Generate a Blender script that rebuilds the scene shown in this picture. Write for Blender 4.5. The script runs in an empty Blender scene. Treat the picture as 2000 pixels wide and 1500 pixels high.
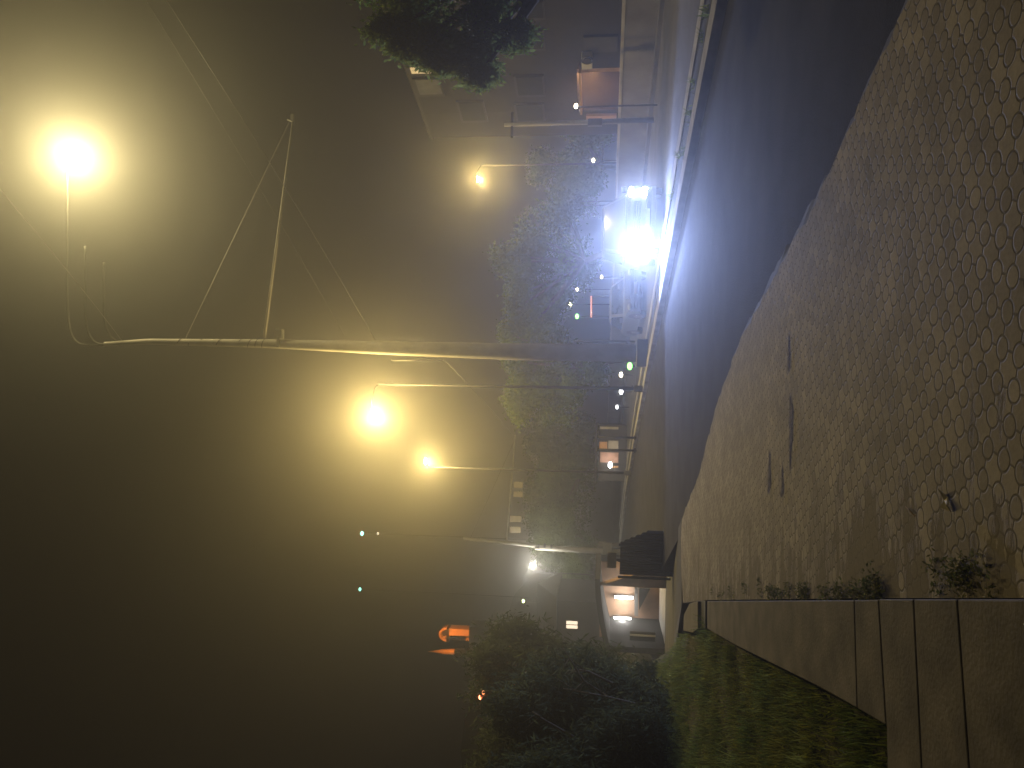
import bpy, math, random
import numpy as np
from mathutils import Vector, Matrix
random.seed(7); RNG = np.random.default_rng(11)
R = math.radians
scene = bpy.context.scene
COL = scene.collection

# ------------------------------------------------------------------ camera
F_PX = 1500.0
PITCH, ROLL = R(6.84), R(1.0)
CAM = Vector((0, 0, 1.5))
fw = Vector((0, math.cos(PITCH), math.sin(PITCH)))
rt0 = Vector((1, 0, 0)); up0 = rt0.cross(fw)
rt = rt0 * math.cos(ROLL) + up0 * math.sin(ROLL)
up = up0 * math.cos(ROLL) - rt0 * math.sin(ROLL)
cam_d = bpy.data.cameras.new("camera"); cam = bpy.data.objects.new("camera", cam_d); COL.objects.link(cam)
cx, cy, cz = -up, rt, -fw          # the phone is held on its side
m = Matrix(((cx.x, cy.x, cz.x, CAM.x), (cx.y, cy.y, cz.y, CAM.y), (cx.z, cy.z, cz.z, CAM.z), (0, 0, 0, 1)))
cam.matrix_world = m
cam_d.sensor_width = 36; cam_d.lens = 36 * F_PX / 2000
cam_d.clip_start = 0.05; cam_d.clip_end = 2000
scene.camera = cam

def ray(x, y):
    return fw + rt * ((750 - y) / F_PX) - up * ((x - 1000) / F_PX)
def at(x, y, d):
    r = ray(x, y); return CAM + r * (d / r.y)
def ground(x, y, z=0.0):
    r = ray(x, y); return CAM + r * ((z - CAM.z) / r.z)
def on_plane(x, y, p, n):
    r = ray(x, y); return CAM + r * ((p - CAM).dot(n) / r.dot(n))

# ------------------------------------------------------------------ materials
def new_mat(name):
    mt = bpy.data.materials.new(name); mt.use_nodes = True
    nt = mt.node_tree; b = nt.nodes['Principled BSDF']
    return mt, nt, b
def rgb(c): return (c[0], c[1], c[2], 1)
def mat(name, col, rough=0.7, metal=0.0, var=0.25, scale=3.0, bump=0.0, bscale=None, col2=None, detail=6, spec=.5):
    mt, nt, b = new_mat(name); b.inputs['Specular IOR Level'].default_value = spec; N = nt.nodes.new; L = nt.links.new
    b.inputs['Roughness'].default_value = rough; b.inputs['Metallic'].default_value = metal
    tc = N('ShaderNodeTexCoord')
    no = N('ShaderNodeTexNoise'); no.inputs['Scale'].default_value = scale; no.inputs['Detail'].default_value = detail
    L(tc.outputs['Object'], no.inputs['Vector'])
    rp = N('ShaderNodeValToRGB'); rp.color_ramp.elements[0].position = .3; rp.color_ramp.elements[1].position = .7
    lo = [c * (1 - var) for c in col]; hi = col2 or [min(1, c * (1 + var)) for c in col]
    rp.color_ramp.elements[0].color = rgb(lo); rp.color_ramp.elements[1].color = rgb(hi)
    L(no.outputs['Fac'], rp.inputs['Fac']); L(rp.outputs['Color'], b.inputs['Base Color'])
    if bump:
        n2 = N('ShaderNodeTexNoise'); n2.inputs['Scale'].default_value = bscale or scale * 6; n2.inputs['Detail'].default_value = 5
        L(tc.outputs['Object'], n2.inputs['Vector'])
        bp = N('ShaderNodeBump'); bp.inputs['Strength'].default_value = bump; bp.inputs['Distance'].default_value = .02
        L(n2.outputs['Fac'], bp.inputs['Height']); L(bp.outputs['Normal'], b.inputs['Normal'])
    return mt
def glow(name, col, s):
    mt, nt, b = new_mat(name)
    b.inputs['Base Color'].default_value = rgb((.8, .8, .8))
    b.inputs['Emission Color'].default_value = rgb(col); b.inputs['Emission Strength'].default_value = s
    mt.cycles.emission_sampling = 'NONE'
    return mt

def leaf_mat(name, c1, c2, scale=.8, tr_=.45):
    mt, nt, b = new_mat(name); N = nt.nodes.new; L = nt.links.new
    tc = N('ShaderNodeTexCoord'); no = N('ShaderNodeTexNoise'); no.inputs['Scale'].default_value = scale; no.inputs['Detail'].default_value = 4
    L(tc.outputs['Object'], no.inputs['Vector'])
    rp = N('ShaderNodeValToRGB'); rp.color_ramp.elements[0].position = .35; rp.color_ramp.elements[1].position = .65
    rp.color_ramp.elements[0].color = rgb(c1); rp.color_ramp.elements[1].color = rgb(c2)
    L(no.outputs['Fac'], rp.inputs['Fac']); L(rp.outputs['Color'], b.inputs['Base Color'])
    b.inputs['Roughness'].default_value = .85; b.inputs['Specular IOR Level'].default_value = .2
    tr = N('ShaderNodeBsdfTranslucent'); L(rp.outputs['Color'], tr.inputs['Color'])
    mx = N('ShaderNodeMixShader'); mx.inputs['Fac'].default_value = tr_
    L(b.outputs[0], mx.inputs[1]); L(tr.outputs[0], mx.inputs[2]); L(mx.outputs[0], nt.nodes['Material Output'].inputs['Surface'])
    return mt

def paver_mat():
    mt, nt, b = new_mat('interlocking_pavers'); N = nt.nodes.new; L = nt.links.new
    def M(op, a, bb=None, c=None):
        n = N('ShaderNodeMath'); n.operation = op
        for i, v in enumerate((a, bb, c)):
            if v is None: continue
            if isinstance(v, (int, float)): n.inputs[i].default_value = v
            else: L(v, n.inputs[i])
        return n.outputs[0]
    tc = N('ShaderNodeTexCoord')
    wob = N('ShaderNodeTexNoise'); wob.inputs['Scale'].default_value = 5; wob.inputs['Detail'].default_value = 2
    L(tc.outputs['Object'], wob.inputs['Vector'])
    ws = N('ShaderNodeVectorMath'); ws.operation = 'MULTIPLY_ADD'
    L(wob.outputs['Color'], ws.inputs[0]); ws.inputs[1].default_value = (.03, .03, 0); L(tc.outputs['Object'], ws.inputs[2])
    mp = N('ShaderNodeMapping'); mp.vector_type = 'POINT'
    mp.inputs['Rotation'].default_value = (0, 0, R(15)); mp.inputs['Scale'].default_value = (1 / PITCH_A, 1 / PITCH_B, 1)
    L(ws.outputs[0], mp.inputs['Vector'])
    sp = N('ShaderNodeSeparateXYZ'); L(mp.outputs[0], sp.inputs[0])
    a, bb = sp.outputs['X'], sp.outputs['Y']
    da, db = M('PINGPONG', a, .5), M('PINGPONG', bb, .5)
    r = M('SQRT', M('ADD', M('MULTIPLY', da, da), M('MULTIPLY', db, db)))
    RO = .345
    inside = M('LESS_THAN', r, RO)
    d_in = M('SUBTRACT', RO, r)
    d_out = M('MINIMUM', M('SUBTRACT', r, RO), M('MINIMUM', da, db))
    dist = M('ADD', M('MULTIPLY', inside, d_in), M('MULTIPLY', M('SUBTRACT', 1, inside), d_out))
    mr = N('ShaderNodeMapRange'); mr.interpolation_type = 'SMOOTHSTEP'; mr.inputs['From Min'].default_value = .016; mr.inputs['From Max'].default_value = .058
    L(dist, mr.inputs['Value'])
    # stone identity
    ida = M('ADD', M('MULTIPLY', inside, M('ROUND', a)), M('MULTIPLY', M('SUBTRACT', 1, inside), M('ADD', M('FLOOR', a), .5)))
    idb = M('ADD', M('MULTIPLY', inside, M('ROUND', bb)), M('MULTIPLY', M('SUBTRACT', 1, inside), M('ADD', M('FLOOR', bb), .5)))
    cb = N('ShaderNodeCombineXYZ'); L(ida, cb.inputs[0]); L(idb, cb.inputs[1])
    wn = N('ShaderNodeTexWhiteNoise'); wn.noise_dimensions = '2D'; L(cb.outputs[0], wn.inputs['Vector'])
    rp = N('ShaderNodeValToRGB')
    e = rp.color_ramp.elements; e[0].color = rgb((.26, .228, .21)); e[1].color = rgb((.43, .38, .35))
    L(wn.outputs['Value'], rp.inputs['Fac'])
    gr = N('ShaderNodeTexNoise'); gr.inputs['Scale'].default_value = 55; gr.inputs['Detail'].default_value = 6; L(tc.outputs['Object'], gr.inputs['Vector'])
    big = N('ShaderNodeTexNoise'); big.inputs['Scale'].default_value = 1.3; big.inputs['Detail'].default_value = 7; big.inputs['Roughness'].default_value = .65; L(tc.outputs['Object'], big.inputs['Vector'])
    bm = N('ShaderNodeMapRange'); bm.inputs['From Min'].default_value = .35; bm.inputs['From Max'].default_value = .7; bm.inputs['To Min'].default_value = .62; bm.inputs['To Max'].default_value = 1.2
    L(big.outputs['Fac'], bm.inputs['Value'])
    gm = N('ShaderNodeMapRange'); gm.inputs['To Min'].default_value = .7; gm.inputs['To Max'].default_value = 1.3; L(gr.outputs['Fac'], gm.inputs['Value'])
    mul = M('MULTIPLY', bm.outputs[0], gm.outputs[0])
    vm = N('ShaderNodeVectorMath'); vm.operation = 'SCALE'; L(rp.outputs['Color'], vm.inputs[0]); L(mul, vm.inputs['Scale'])
    mx = N('ShaderNodeMix'); mx.data_type = 'RGBA'; mx.inputs['A'].default_value = rgb((.085, .072, .058))
    L(mr.outputs[0], mx.inputs['Factor']); L(vm.outputs[0], mx.inputs['B'])
    so = N('ShaderNodeSeparateXYZ'); L(tc.outputs['Object'], so.inputs[0])
    e_ = M('ADD', M('MULTIPLY', so.outputs['X'], math.cos(R(15.8))), M('MULTIPLY', so.outputs['Y'], math.sin(R(15.8))))
    m2 = N('ShaderNodeMapping'); m2.inputs['Rotation'].default_value = (0, 0, R(-16)); m2.inputs['Scale'].default_value = (1.0, 4.2, 1); L(tc.outputs['Object'], m2.inputs['Vector'])
    sn = N('ShaderNodeTexNoise'); sn.inputs['Scale'].default_value = 1.6; sn.inputs['Detail'].default_value = 9; sn.inputs['Roughness'].default_value = .68; L(m2.outputs[0], sn.inputs['Vector'])
    sm_ = N('ShaderNodeMapRange'); sm_.interpolation_type = 'SMOOTHSTEP'; sm_.inputs['From Min'].default_value = .0; sm_.inputs['From Max'].default_value = .05
    cp = ground(1695, 1082); dd = N('ShaderNodeVectorMath'); dd.operation = 'DISTANCE'; L(tc.outputs['Object'], dd.inputs[0]); dd.inputs[1].default_value = tuple(cp)
    extra = M('MULTIPLY', M('MAXIMUM', M('SUBTRACT', .42, dd.outputs['Value']), 0), .45)
    L(M('ADD', M('SUBTRACT', sn.outputs['Fac'], M('ADD', .41, M('MULTIPLY', M('MINIMUM', e_, 1.2), .2))), extra), sm_.inputs['Value'])
    smask = M('MULTIPLY', sm_.outputs[0], .82)
    sc2 = N('ShaderNodeVectorMath'); sc2.operation = 'SCALE'; sc2.inputs[0].default_value = (.11, .088, .064); L(gm.outputs[0], sc2.inputs['Scale'])
    mx2 = N('ShaderNodeMix'); mx2.data_type = 'RGBA'; L(smask, mx2.inputs['Factor']); L(mx.outputs['Result'], mx2.inputs['A']); L(sc2.outputs[0], mx2.inputs['B'])
    L(mx2.outputs['Result'], b.inputs['Base Color'])
    b.inputs['Roughness'].default_value = .78; b.inputs['Specular IOR Level'].default_value = .45
    h = M('ADD', M('MULTIPLY', M('MULTIPLY', mr.outputs[0], M('SUBTRACT', 1, smask)), 1.0), M('MULTIPLY', gr.outputs['Fac'], .25))
    bp = N('ShaderNodeBump'); bp.inputs['Strength'].default_value = .3; bp.inputs['Distance'].default_value = .008
    L(h, bp.inputs['Height']); L(bp.outputs['Normal'], b.inputs['Normal'])
    return mt
PITCH_A, PITCH_B = .135, .128

M_ = {}
M_['paver'] = paver_mat()
M_['asphalt'] = mat('asphalt', (.042, .041, .043), .9, var=.3, scale=1.2, bump=.5, bscale=60, spec=.12)
M_['pale_lane'] = mat('lit_paving', (.13, .127, .125), .9, var=.2, scale=.6, bump=.3, bscale=30, spec=.1)  # paler than the asphalt: headlight light on the far lane put into the colour
M_['concrete'] = mat('worn_concrete', (.135, .119, .10), .85, var=.5, scale=3.2, bump=.15, bscale=45, detail=9)
M_['joint'] = mat('joint_dirt', (.03, .026, .02), .95)
M_['kerbstone'] = mat('kerbstone', (.36, .35, .33), .75, var=.3, scale=1.5, bump=.3, bscale=20, spec=.15)
M_['wallcon'] = mat('cast_concrete', (.17, .165, .16), .85, var=.4, scale=.7, bump=.3, bscale=12)
M_['soil'] = mat('dry_soil', (.17, .145, .12), .95, var=.4, scale=14, bump=.9, bscale=50)
M_['earth'] = mat('dark_earth', (.045, .043, .016), .95, var=.4, scale=1.5, bump=.6, bscale=8)
M_['grass'] = leaf_mat('grass_blades', (.11, .16, .03), (.29, .31, .075), 2.2)
M_['weed'] = leaf_mat('weed_leaves', (.10, .12, .03), (.20, .19, .07), 6)
M_['shrub'] = leaf_mat('shrub_leaves', (.030, .048, .024), (.11, .14, .075), 2.4)
M_['tree'] = leaf_mat('tree_leaves', (.05, .09, .012), (.14, .20, .03), .5, .55)
M_['fine'] = leaf_mat('feathery_leaves', (.09, .14, .03), (.22, .28, .08), .9, .65)
M_['bark'] = mat('bark', (.09, .07, .05), .9, var=.4, scale=6, bump=.6)
M_['palebark'] = mat('pale_bark', (.17, .14, .10), .9, var=.4, scale=6, bump=.6)
M_['polecon'] = mat('spun_concrete', (.28, .265, .235), .75, var=.2, scale=1.5, bump=.2, bscale=20)
M_['galv'] = mat('galvanised_steel', (.13, .13, .125), .6, .3, var=.15, scale=4)
M_['darksteel'] = mat('dark_steel', (.03, .03, .032), .6, .4, var=.3)
M_['cable'] = mat('cable_rubber', (.03, .03, .03), .7)
M_['wire'] = mat('steel_wire', (.22, .21, .2), .6, .3)
M_['armsteel'] = mat('weathered_arm_steel', (.035, .034, .03), .7, .2)
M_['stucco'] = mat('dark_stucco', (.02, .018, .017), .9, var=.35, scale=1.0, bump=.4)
M_['greystucco'] = mat('grey_stucco', (.05, .05, .05), .9, var=.3, scale=1.0, bump=.4)
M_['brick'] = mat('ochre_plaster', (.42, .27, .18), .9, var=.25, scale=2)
M_['brown'] = mat('brown_plaster', (.36, .22, .14), .85, var=.3, scale=1.4, bump=.3)
M_['palewall'] = mat('pale_plaster', (.50, .47, .43), .8, var=.2, scale=1.4)
M_['pink'] = mat('pink_plaster', (.5, .30, .24), .85, var=.2, scale=2)
M_['glass'] = mat('dark_glass', (.02, .022, .025), .06, var=.2, spec=.3)
M_['frame'] = mat('window_frame', (.022, .02, .02), .6)
M_['curtain'] = mat('grey_blind', (.12, .12, .12), .8)
M_['fence'] = mat('corrugated_sheet', (.035, .032, .028), .6, .3, var=.3)
M_['carpaint'] = mat('grey_car_paint', (.05, .053, .06), .5, 0, var=.05, spec=.2)
M_['carpaint2'] = mat('silver_car_paint', (.12, .125, .13), .5, 0, var=.05, spec=.2)
M_['rubber'] = mat('tyre_rubber', (.02, .02, .02), .85)
M_['chrome'] = mat('chrome', (.75, .75, .76), .2, 1, var=.02)
M_['plastic'] = mat('black_plastic', (.02, .02, .022), .5)
M_['plate'] = mat('number_plate', (.6, .6, .58), .5, var=.05)
M_['orangewall'] = mat('ochre_stone', (.55, .30, .13), .85, var=.2, scale=1.5)
M_['signboard'] = mat('pale_board', (.5, .44, .33), .7, var=.15)
M_['paper'] = mat('waste_paper', (.62, .55, .36), .7, var=.15, scale=20)
M_['dryleaf'] = mat('dry_leaf', (.30, .20, .09), .8, var=.3, scale=30)
M_['hill'] = mat('hill_scrub', (.022, .021, .014), .95, var=.4, scale=.5)
SODIUM = (1.0, .72, .24)
M_['sodium'] = glow('sodium_lamp', (1, .80, .42), 90)
M_['sodium_small'] = glow('sodium_lamp_far', (1, .75, .33), 60)
M_['cool'] = glow('cool_headlamp', (.80, .90, 1), 130)
M_['cool_low'] = glow('cool_marker', (.85, .95, 1), 40)
M_['tube'] = glow('fluorescent_tube', (1, .98, .92), 14)

# ------------------------------------------------------------------ mesh builder
class MB:
    def __init__(s): s.v = []; s.f = []
    def add(s, vs, fs):
        o = len(s.v); s.v += [Vector(v) for v in vs]; s.f += [tuple(i + o for i in f) for f in fs]; return s
    def box(s, c, size, rz=0.0, axes=None, taper=1.0):
        c = Vector(c); hx, hy, hz = [k / 2 for k in size]
        ax = axes or (Vector((math.cos(rz), math.sin(rz), 0)), Vector((-math.sin(rz), math.cos(rz), 0)), Vector((0, 0, 1)))
        vs = []
        for k in (-1, 1):
            t = 1 if k < 0 else taper
            for i, j in ((-1, -1), (1, -1), (1, 1), (-1, 1)):
                vs.append(c + ax[0] * (i * hx * t) + ax[1] * (j * hy * t) + ax[2] * (k * hz))
        return s.add(vs, [(3, 2, 1, 0), (4, 5, 6, 7), (0, 1, 5, 4), (1, 2, 6, 5), (2, 3, 7, 6), (3, 0, 4, 7)])
    def tube(s, pts, rads, n=10, cap=True):
        pts = [Vector(p) for p in pts]
        if isinstance(rads, (int, float)): rads = [rads] * len(pts)
        o = len(s.v); prev = None
        for i, p in enumerate(pts):
            t = (pts[min(i + 1, len(pts) - 1)] - pts[max(i - 1, 0)]).normalized()
            if prev is None:
                a = Vector((0, 0, 1)) if abs(t.z) < .9 else Vector((1, 0, 0))
                b = t.cross(a).normalized()
            else:
                b = (prev - t * prev.dot(t)).normalized()
            prev = b; c = t.cross(b)
            for k in range(n):
                an = 2 * math.pi * k / n
                s.v.append(p + (b * math.cos(an) + c * math.sin(an)) * rads[i])
        for i in range(len(pts) - 1):
            for k in range(n):
                s.f.append((o + i * n + k, o + i * n + (k + 1) % n, o + (i + 1) * n + (k + 1) % n, o + (i + 1) * n + k))
        if cap:
            s.f.append(tuple(o + k for k in range(n - 1, -1, -1)))
            s.f.append(tuple(o + (len(pts) - 1) * n + k for k in range(n)))
        return s
    def ball(s, c, r, n=10, mmm=7, sc=(1, 1, 1)):
        c = Vector(c); o = len(s.v)
        for i in range(1, mmm):
            th = math.pi * i / mmm
            for k in range(n):
                an = 2 * math.pi * k / n
                s.v.append(c + Vector((r * sc[0] * math.sin(th) * math.cos(an), r * sc[1] * math.sin(th) * math.sin(an), r * sc[2] * math.cos(th))))
        t = len(s.v); s.v += [c + Vector((0, 0, r * sc[2])), c - Vector((0, 0, r * sc[2]))]
        for i in range(mmm - 2):
            for k in range(n):
                s.f.append((o + i * n + k, o + (i + 1) * n + k, o + (i + 1) * n + (k + 1) % n, o + i * n + (k + 1) % n))
        for k in range(n):
            s.f.append((t, o + k, o + (k + 1) % n)); s.f.append((t + 1, o + (mmm - 2) * n + (k + 1) % n, o + (mmm - 2) * n + k))
        return s
    def prism(s, poly, z0, z1):
        n = len(poly)
        vs = [(p[0], p[1], z0) for p in poly] + [(p[0], p[1], z1) for p in poly]
        return s.add(vs, [tuple(range(n - 1, -1, -1)), tuple(range(n, 2 * n))] + [(i, (i + 1) % n, n + (i + 1) % n, n + i) for i in range(n)])
    def extrude(s, prof, axis_o, ax_u, ax_w, ax_e, w0, w1):
        """profile of (u,w) points, extruded along ax_e from w0 to w1"""
        n = len(prof); axis_o = Vector(axis_o)
        vs = [axis_o + ax_u * p[0] + ax_w * p[1] + ax_e * w0 for p in prof] + [axis_o + ax_u * p[0] + ax_w * p[1] + ax_e * w1 for p in prof]
        return s.add(vs, [tuple(range(n - 1, -1, -1)), tuple(range(n, 2 * n))] + [(i, (i + 1) % n, n + (i + 1) % n, n + i) for i in range(n)])
    def build(s, name, m, parent=None, smooth=False, bevel=0, label=None):
        off = parent_origin(parent)
        me = bpy.data.meshes.new(name)
        me.from_pydata([tuple(v - off) for v in s.v], [], s.f); me.validate(); me.materials.append(m)
        if smooth:
            for p in me.polygons: p.use_smooth = True
        o = bpy.data.objects.new(name, me); COL.objects.link(o)
        import bmesh
        bm = bmesh.new(); bm.from_mesh(me); bmesh.ops.recalc_face_normals(bm, faces=bm.faces); bm.to_mesh(me); bm.free()
        if parent: o.parent = parent
        if bevel:
            bv = o.modifiers.new('bevel', 'BEVEL'); bv.width = bevel; bv.segments = 2; bv.limit_method = 'ANGLE'
        if label: o['label'] = label
        return o
def parent_origin(p):
    v = Vector((0, 0, 0))
    while p is not None: v = v + p.location; p = p.parent
    return v
def tag(o, label=None, cat=None, group=None, kind=None):
    if label: o['label'] = label
    if cat: o['category'] = cat
    if group: o['group'] = group
    if kind: o['kind'] = kind
    return o
def thing(name, label, cat, loc, group=None):
    o = bpy.data.objects.new(name, None); COL.objects.link(o); o.location = loc; o.empty_display_size = .2
    return tag(o, label, cat, group)
def struct(o, kind='structure'):
    o['kind'] = kind; return o
def copy_tree(o, parent=None):
    c = o.copy(); COL.objects.link(c)
    if parent: c.parent = parent
    for ch in [k for k in bpy.data.objects if k.parent == o]: copy_tree(ch, c)
    return c
def quads_np(name, V, m, parent=None, nv=4):
    """V: (n*nv,3) array of polygon corners"""
    off = parent_origin(parent); V = V - np.array(off); n = len(V) // nv
    me = bpy.data.meshes.new(name); me.vertices.add(len(V)); me.vertices.foreach_set('co', V.astype(np.float32).ravel())
    me.loops.add(n * nv); me.loops.foreach_set('vertex_index', np.arange(n * nv, dtype=np.int32))
    me.polygons.add(n); me.polygons.foreach_set('loop_start', np.arange(0, n * nv, nv, dtype=np.int32)); 
    me.update(calc_edges=True); me.materials.append(m)
    o = bpy.data.objects.new(name, me); COL.objects.link(o)
    if parent: o.parent = parent
    return o
def unit(a): return a / np.maximum(np.linalg.norm(a, axis=1, keepdims=True), 1e-6)
def leaves(centers, per, spread, size, droop=0.0, aspect=.42, sq=(1, 1, 1)):
    C = np.repeat(centers, per, 0); n = len(C)
    C = C + RNG.normal(0, 1, (n, 3)) * spread * np.array(sq)
    t = unit(RNG.normal(0, 1, (n, 3)) + np.array([0, 0, -droop])); q = unit(np.cross(t, RNG.normal(0, 1, (n, 3))))
    s = size * RNG.uniform(.55, 1.35, (n, 1))
    return np.stack([C - t * s, C + q * s * aspect, C + t * s, C - q * s * aspect], 1).reshape(-1, 3)
def point(name, loc, col, w, r=.12, parent=None):
    l = bpy.data.lights.new(name, 'POINT'); l.energy = w; l.color = col; l.shadow_soft_size = r
    o = bpy.data.objects.new(name, l); COL.objects.link(o)
    o.location = Vector(loc) - parent_origin(parent)
    if parent: o.parent = parent
    return o

# ------------------------------------------------------------------ ground, road, pavement
AZ = R(-16); ROADDIR = Vector((math.sin(AZ), math.cos(AZ), 0)); ROADN = Vector((math.cos(AZ), -math.sin(AZ), 0))
g = MB(); g.add([(-190, -40, -1.75), (190, -40, -1.75), (190, 190, -1.75), (-190, 190, -1.75)], [(0, 1, 2, 3)])
struct(g.build('ground', M_['earth']))

kerb_px = [(1850, -170), (1770, 0), (1690, 180), (1592, 400), (1500, 560), (1443, 671), (1404, 775), (1365, 925), (1332, 1012)]
kerb_top = [ground(x, y) for x, y in kerb_px]
d0 = (kerb_top[0] - kerb_top[1]).normalized()
kerb_top.insert(0, kerb_top[0] + d0 * 6)
fine = []
for a, b in zip(kerb_top[:-1], kerb_top[1:]):
    k = max(2, int((b - a).length / .12))
    for i in range(k): fine.append(a.lerp(b, i / k))
fine.append(kerb_top[-1])
side = Vector((math.cos(R(-22)), -math.sin(R(-22)), 0)) * 1
jag = [p + side * random.uniform(-.03, .03) for p in fine]
left_px = [(2000, 1168), (1712, 1168), (1376, 1172), (1334, 1178)]
left = [ground(x, y) for x, y in left_px]
lback = left[0] + (left[0] - left[1]).normalized() * 4
lback = Vector((.05, -3, 0))
far_pts = [ground(1330, 1050), ground(1331, 1120)]
pave_poly = jag + far_pts + left[::-1] + [lback]
g = MB(); g.prism([(p.x, p.y) for p in pave_poly], -.2, 0); struct(g.build('pavement', M_['paver']))
# sloping kerb of the pavement
g = MB(); n = len(fine)
inner = jag; outer = [p + side * (.30 if i < n - 30 else .30 * (n - i) / 30 + .06) + side * random.uniform(-.04, .04) for i, p in enumerate(fine)]
g.add([(p.x, p.y, -.001) for p in inner] + [(p.x, p.y, -.135) for p in outer] + [(p.x, p.y, -.22) for p in outer],
      [(i, i + 1, n + i + 1, n + i) for i in range(n - 1)] + [(n + i, n + i + 1, 2 * n + i + 1, 2 * n + i) for i in range(n - 1)])
struct(g.build('pavement_kerb', mat('shaded_kerb', (.09, .085, .08), .9, var=.3, scale=4, bump=.4)))  # dark base colour carries the shade of the slope tilted from the light

# asphalt road: everything to the right of the kerb
fence_right = at(1315, 985, 20.5); fence_left = at(1318, 1128, 21.5)
rl = [p + side * .02 for p in fine] + [fence_left.lerp(fence_right, .08), fence_left.lerp(fence_right, .55), fence_left.lerp(fence_right, .55) + ROADDIR * 140]
poly = [(p.x, p.y) for p in rl] + [(rl[-1].x + 150, rl[-1].y), (150, -20), (rl[0].x, -20)]
g = MB(); g.prism(poly, -.5, -.14); struct(g.build('road', M_['asphalt']))

# central reservation
med_px = [(1402, 0), (1310, 480), (1268, 700), (1240, 850), (1222, 960), (1209, 1062)]
med = [ground(x, y, 0) for x, y in med_px]
med.insert(0, med[0] + (med[0] - med[1]).normalized() * 14)
def strip(line, off0, off1, z0, z1, name, m, kind='structure'):
    g = MB(); n = len(line)
    a = [p + ROADN * off0 for p in line]; b = [p + ROADN * off1 for p in line]
    g.add([(p.x, p.y, z1) for p in a] + [(p.x, p.y, z1) for p in b] + [(p.x, p.y, z0) for p in a] + [(p.x, p.y, z0) for p in b],
          [(i, i + 1, n + i + 1, n + i) for i in range(n - 1)] + [(i, i + 1, 2 * n + i + 1, 2 * n + i) for i in range(n - 1)] + [(n + i, n + i + 1, 3 * n + i + 1, 3 * n + i) for i in range(n - 1)])
    return struct(g.build(name, m), kind)
strip(med, 0, .40, -.2, .01, 'reservation_kerb', M_['kerbstone'])
strip(med, .404, 1.2, -.2, -.03, 'reservation_soil', M_['earth'])
strip(med, 1.204, 1.6, -.2, .0, 'reservation_far_kerb', M_['kerbstone'])
strip(med, 1.604, 9.6, -.3, -.128, 'far_lane', M_['pale_lane'])
strip(med, 9.604, 13.5, -.3, .0, 'far_pavement', M_['pale_lane'])
# grass tufts on the reservation
C = []
for i in range(14):
    k = random.uniform(0, 2.2); j = int(k); p = med[j].lerp(med[j + 1], k - j) + ROADN * random.uniform(.5, 1.1)
    C.append((p.x, p.y, .02))
T = []
for c in C:
    for q in range(26):
        b = np.array(c) + np.array([random.gauss(0, .06), random.gauss(0, .06), -.04]); t = np.array([random.gauss(0, .1), random.gauss(0, .1), random.uniform(.06, .2)]); w = np.array([random.gauss(0, .008), random.gauss(0, .008), 0])
        T += [b - w, b + w, b + t]
struct(quads_np('reservation_grass', np.array(T), M_['grass'], nv=3), 'stuff')

# low wall of the far side
w0 = ground(1287, 0, -.0) + ROADDIR * -6
wall = thing('low_wall', 'long low stained concrete wall along the far side of the road', 'wall', w0)
g = MB(); L_ = 95
g.box(w0 + ROADDIR * L_ / 2 + Vector((0, 0, .5)), (.25, L_, 1.1), -AZ * 1)
g.build('wall_body', M_['wallcon'], wall)
g = MB(); g.box(w0 + ROADDIR * L_ / 2 + Vector((0, 0, 1.09)), (.36, L_ + .1, .1), -AZ); g.build('coping', M_['kerbstone'], wall)

# concrete apron on the left of the pavers
gx = lambda x, y, z=.05: ground(x, y, z)
near = [(1740, 1169), (2000, 1168), (2120, 1168)]
ZT = .05
ap = thing('concrete_slab', 'row of brown concrete slabs with dark joints at the left edge of the pavement', 'concrete slab', gx(1870, 1300))
def slab(px, name, parent, m=M_['concrete'], zt=ZT, zb=-.3):
    g = MB(); g.prism([(p.x, p.y) for p in [gx(x, y, zt) for x, y in px]], zb, zt); return g.build(name, m, parent, bevel=.008)
slab([(1716, 1170), (1783, 1170), (1800, 1520), (1818, 1900), (1738, 1900), (1733, 1500), (1731, 1418)], 'slab', ap)
slab([(1784.2, 1170), (1868, 1170), (1893, 1520), (1920, 1900), (1819.5, 1900), (1801.3, 1520)], 'slab', ap)
slab([(1869.4, 1170), (2239, 1170), (2244, 1900), (1921.5, 1900), (1894.5, 1520)], 'slab', ap)
slab([(2240, 1170), (2250, 1170), (2250, 1900), (2245, 1900)], 'slab', ap)
lw = thing('concrete_ledge', 'long tapering concrete ledge between the grass and the pavers', 'ledge', gx(1550, 1250))
slab([(1714.8, 1171), (1668.4, 1172), (1674.4, 1384), (1729.5, 1416)], 'ledge_slab', lw, zt=.05)
slab([(1667.4, 1172), (1381, 1174), (1381, 1228), (1440, 1262), (1600, 1342), (1673.4, 1383)], 'ledge_slab', lw, zt=.05)
eb = thing('end_block', 'small pale concrete block with a dark slot at the tip of the ledge', 'block', gx(1350, 1205))
g = MB(); g.prism([(p.x, p.y) for p in [gx(x, y, .06) for x, y in [(1362, 1174), (1346, 1178), (1335, 1200), (1334, 1232), (1352, 1236), (1362, 1228)]]], -.3, .055)
g.build('block_body', mat('pale_concrete', (.2, .175, .13), .85, var=.2, scale=3), eb, bevel=.01)
g = MB(); g.prism([(p.x, p.y) for p in [gx(x, y, .0) for x, y in [(1379, 1173), (1363, 1173), (1363, 1227), (1379, 1227)]]], -.25, .01)
g.build('slot', M_['plastic'], eb)

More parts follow.
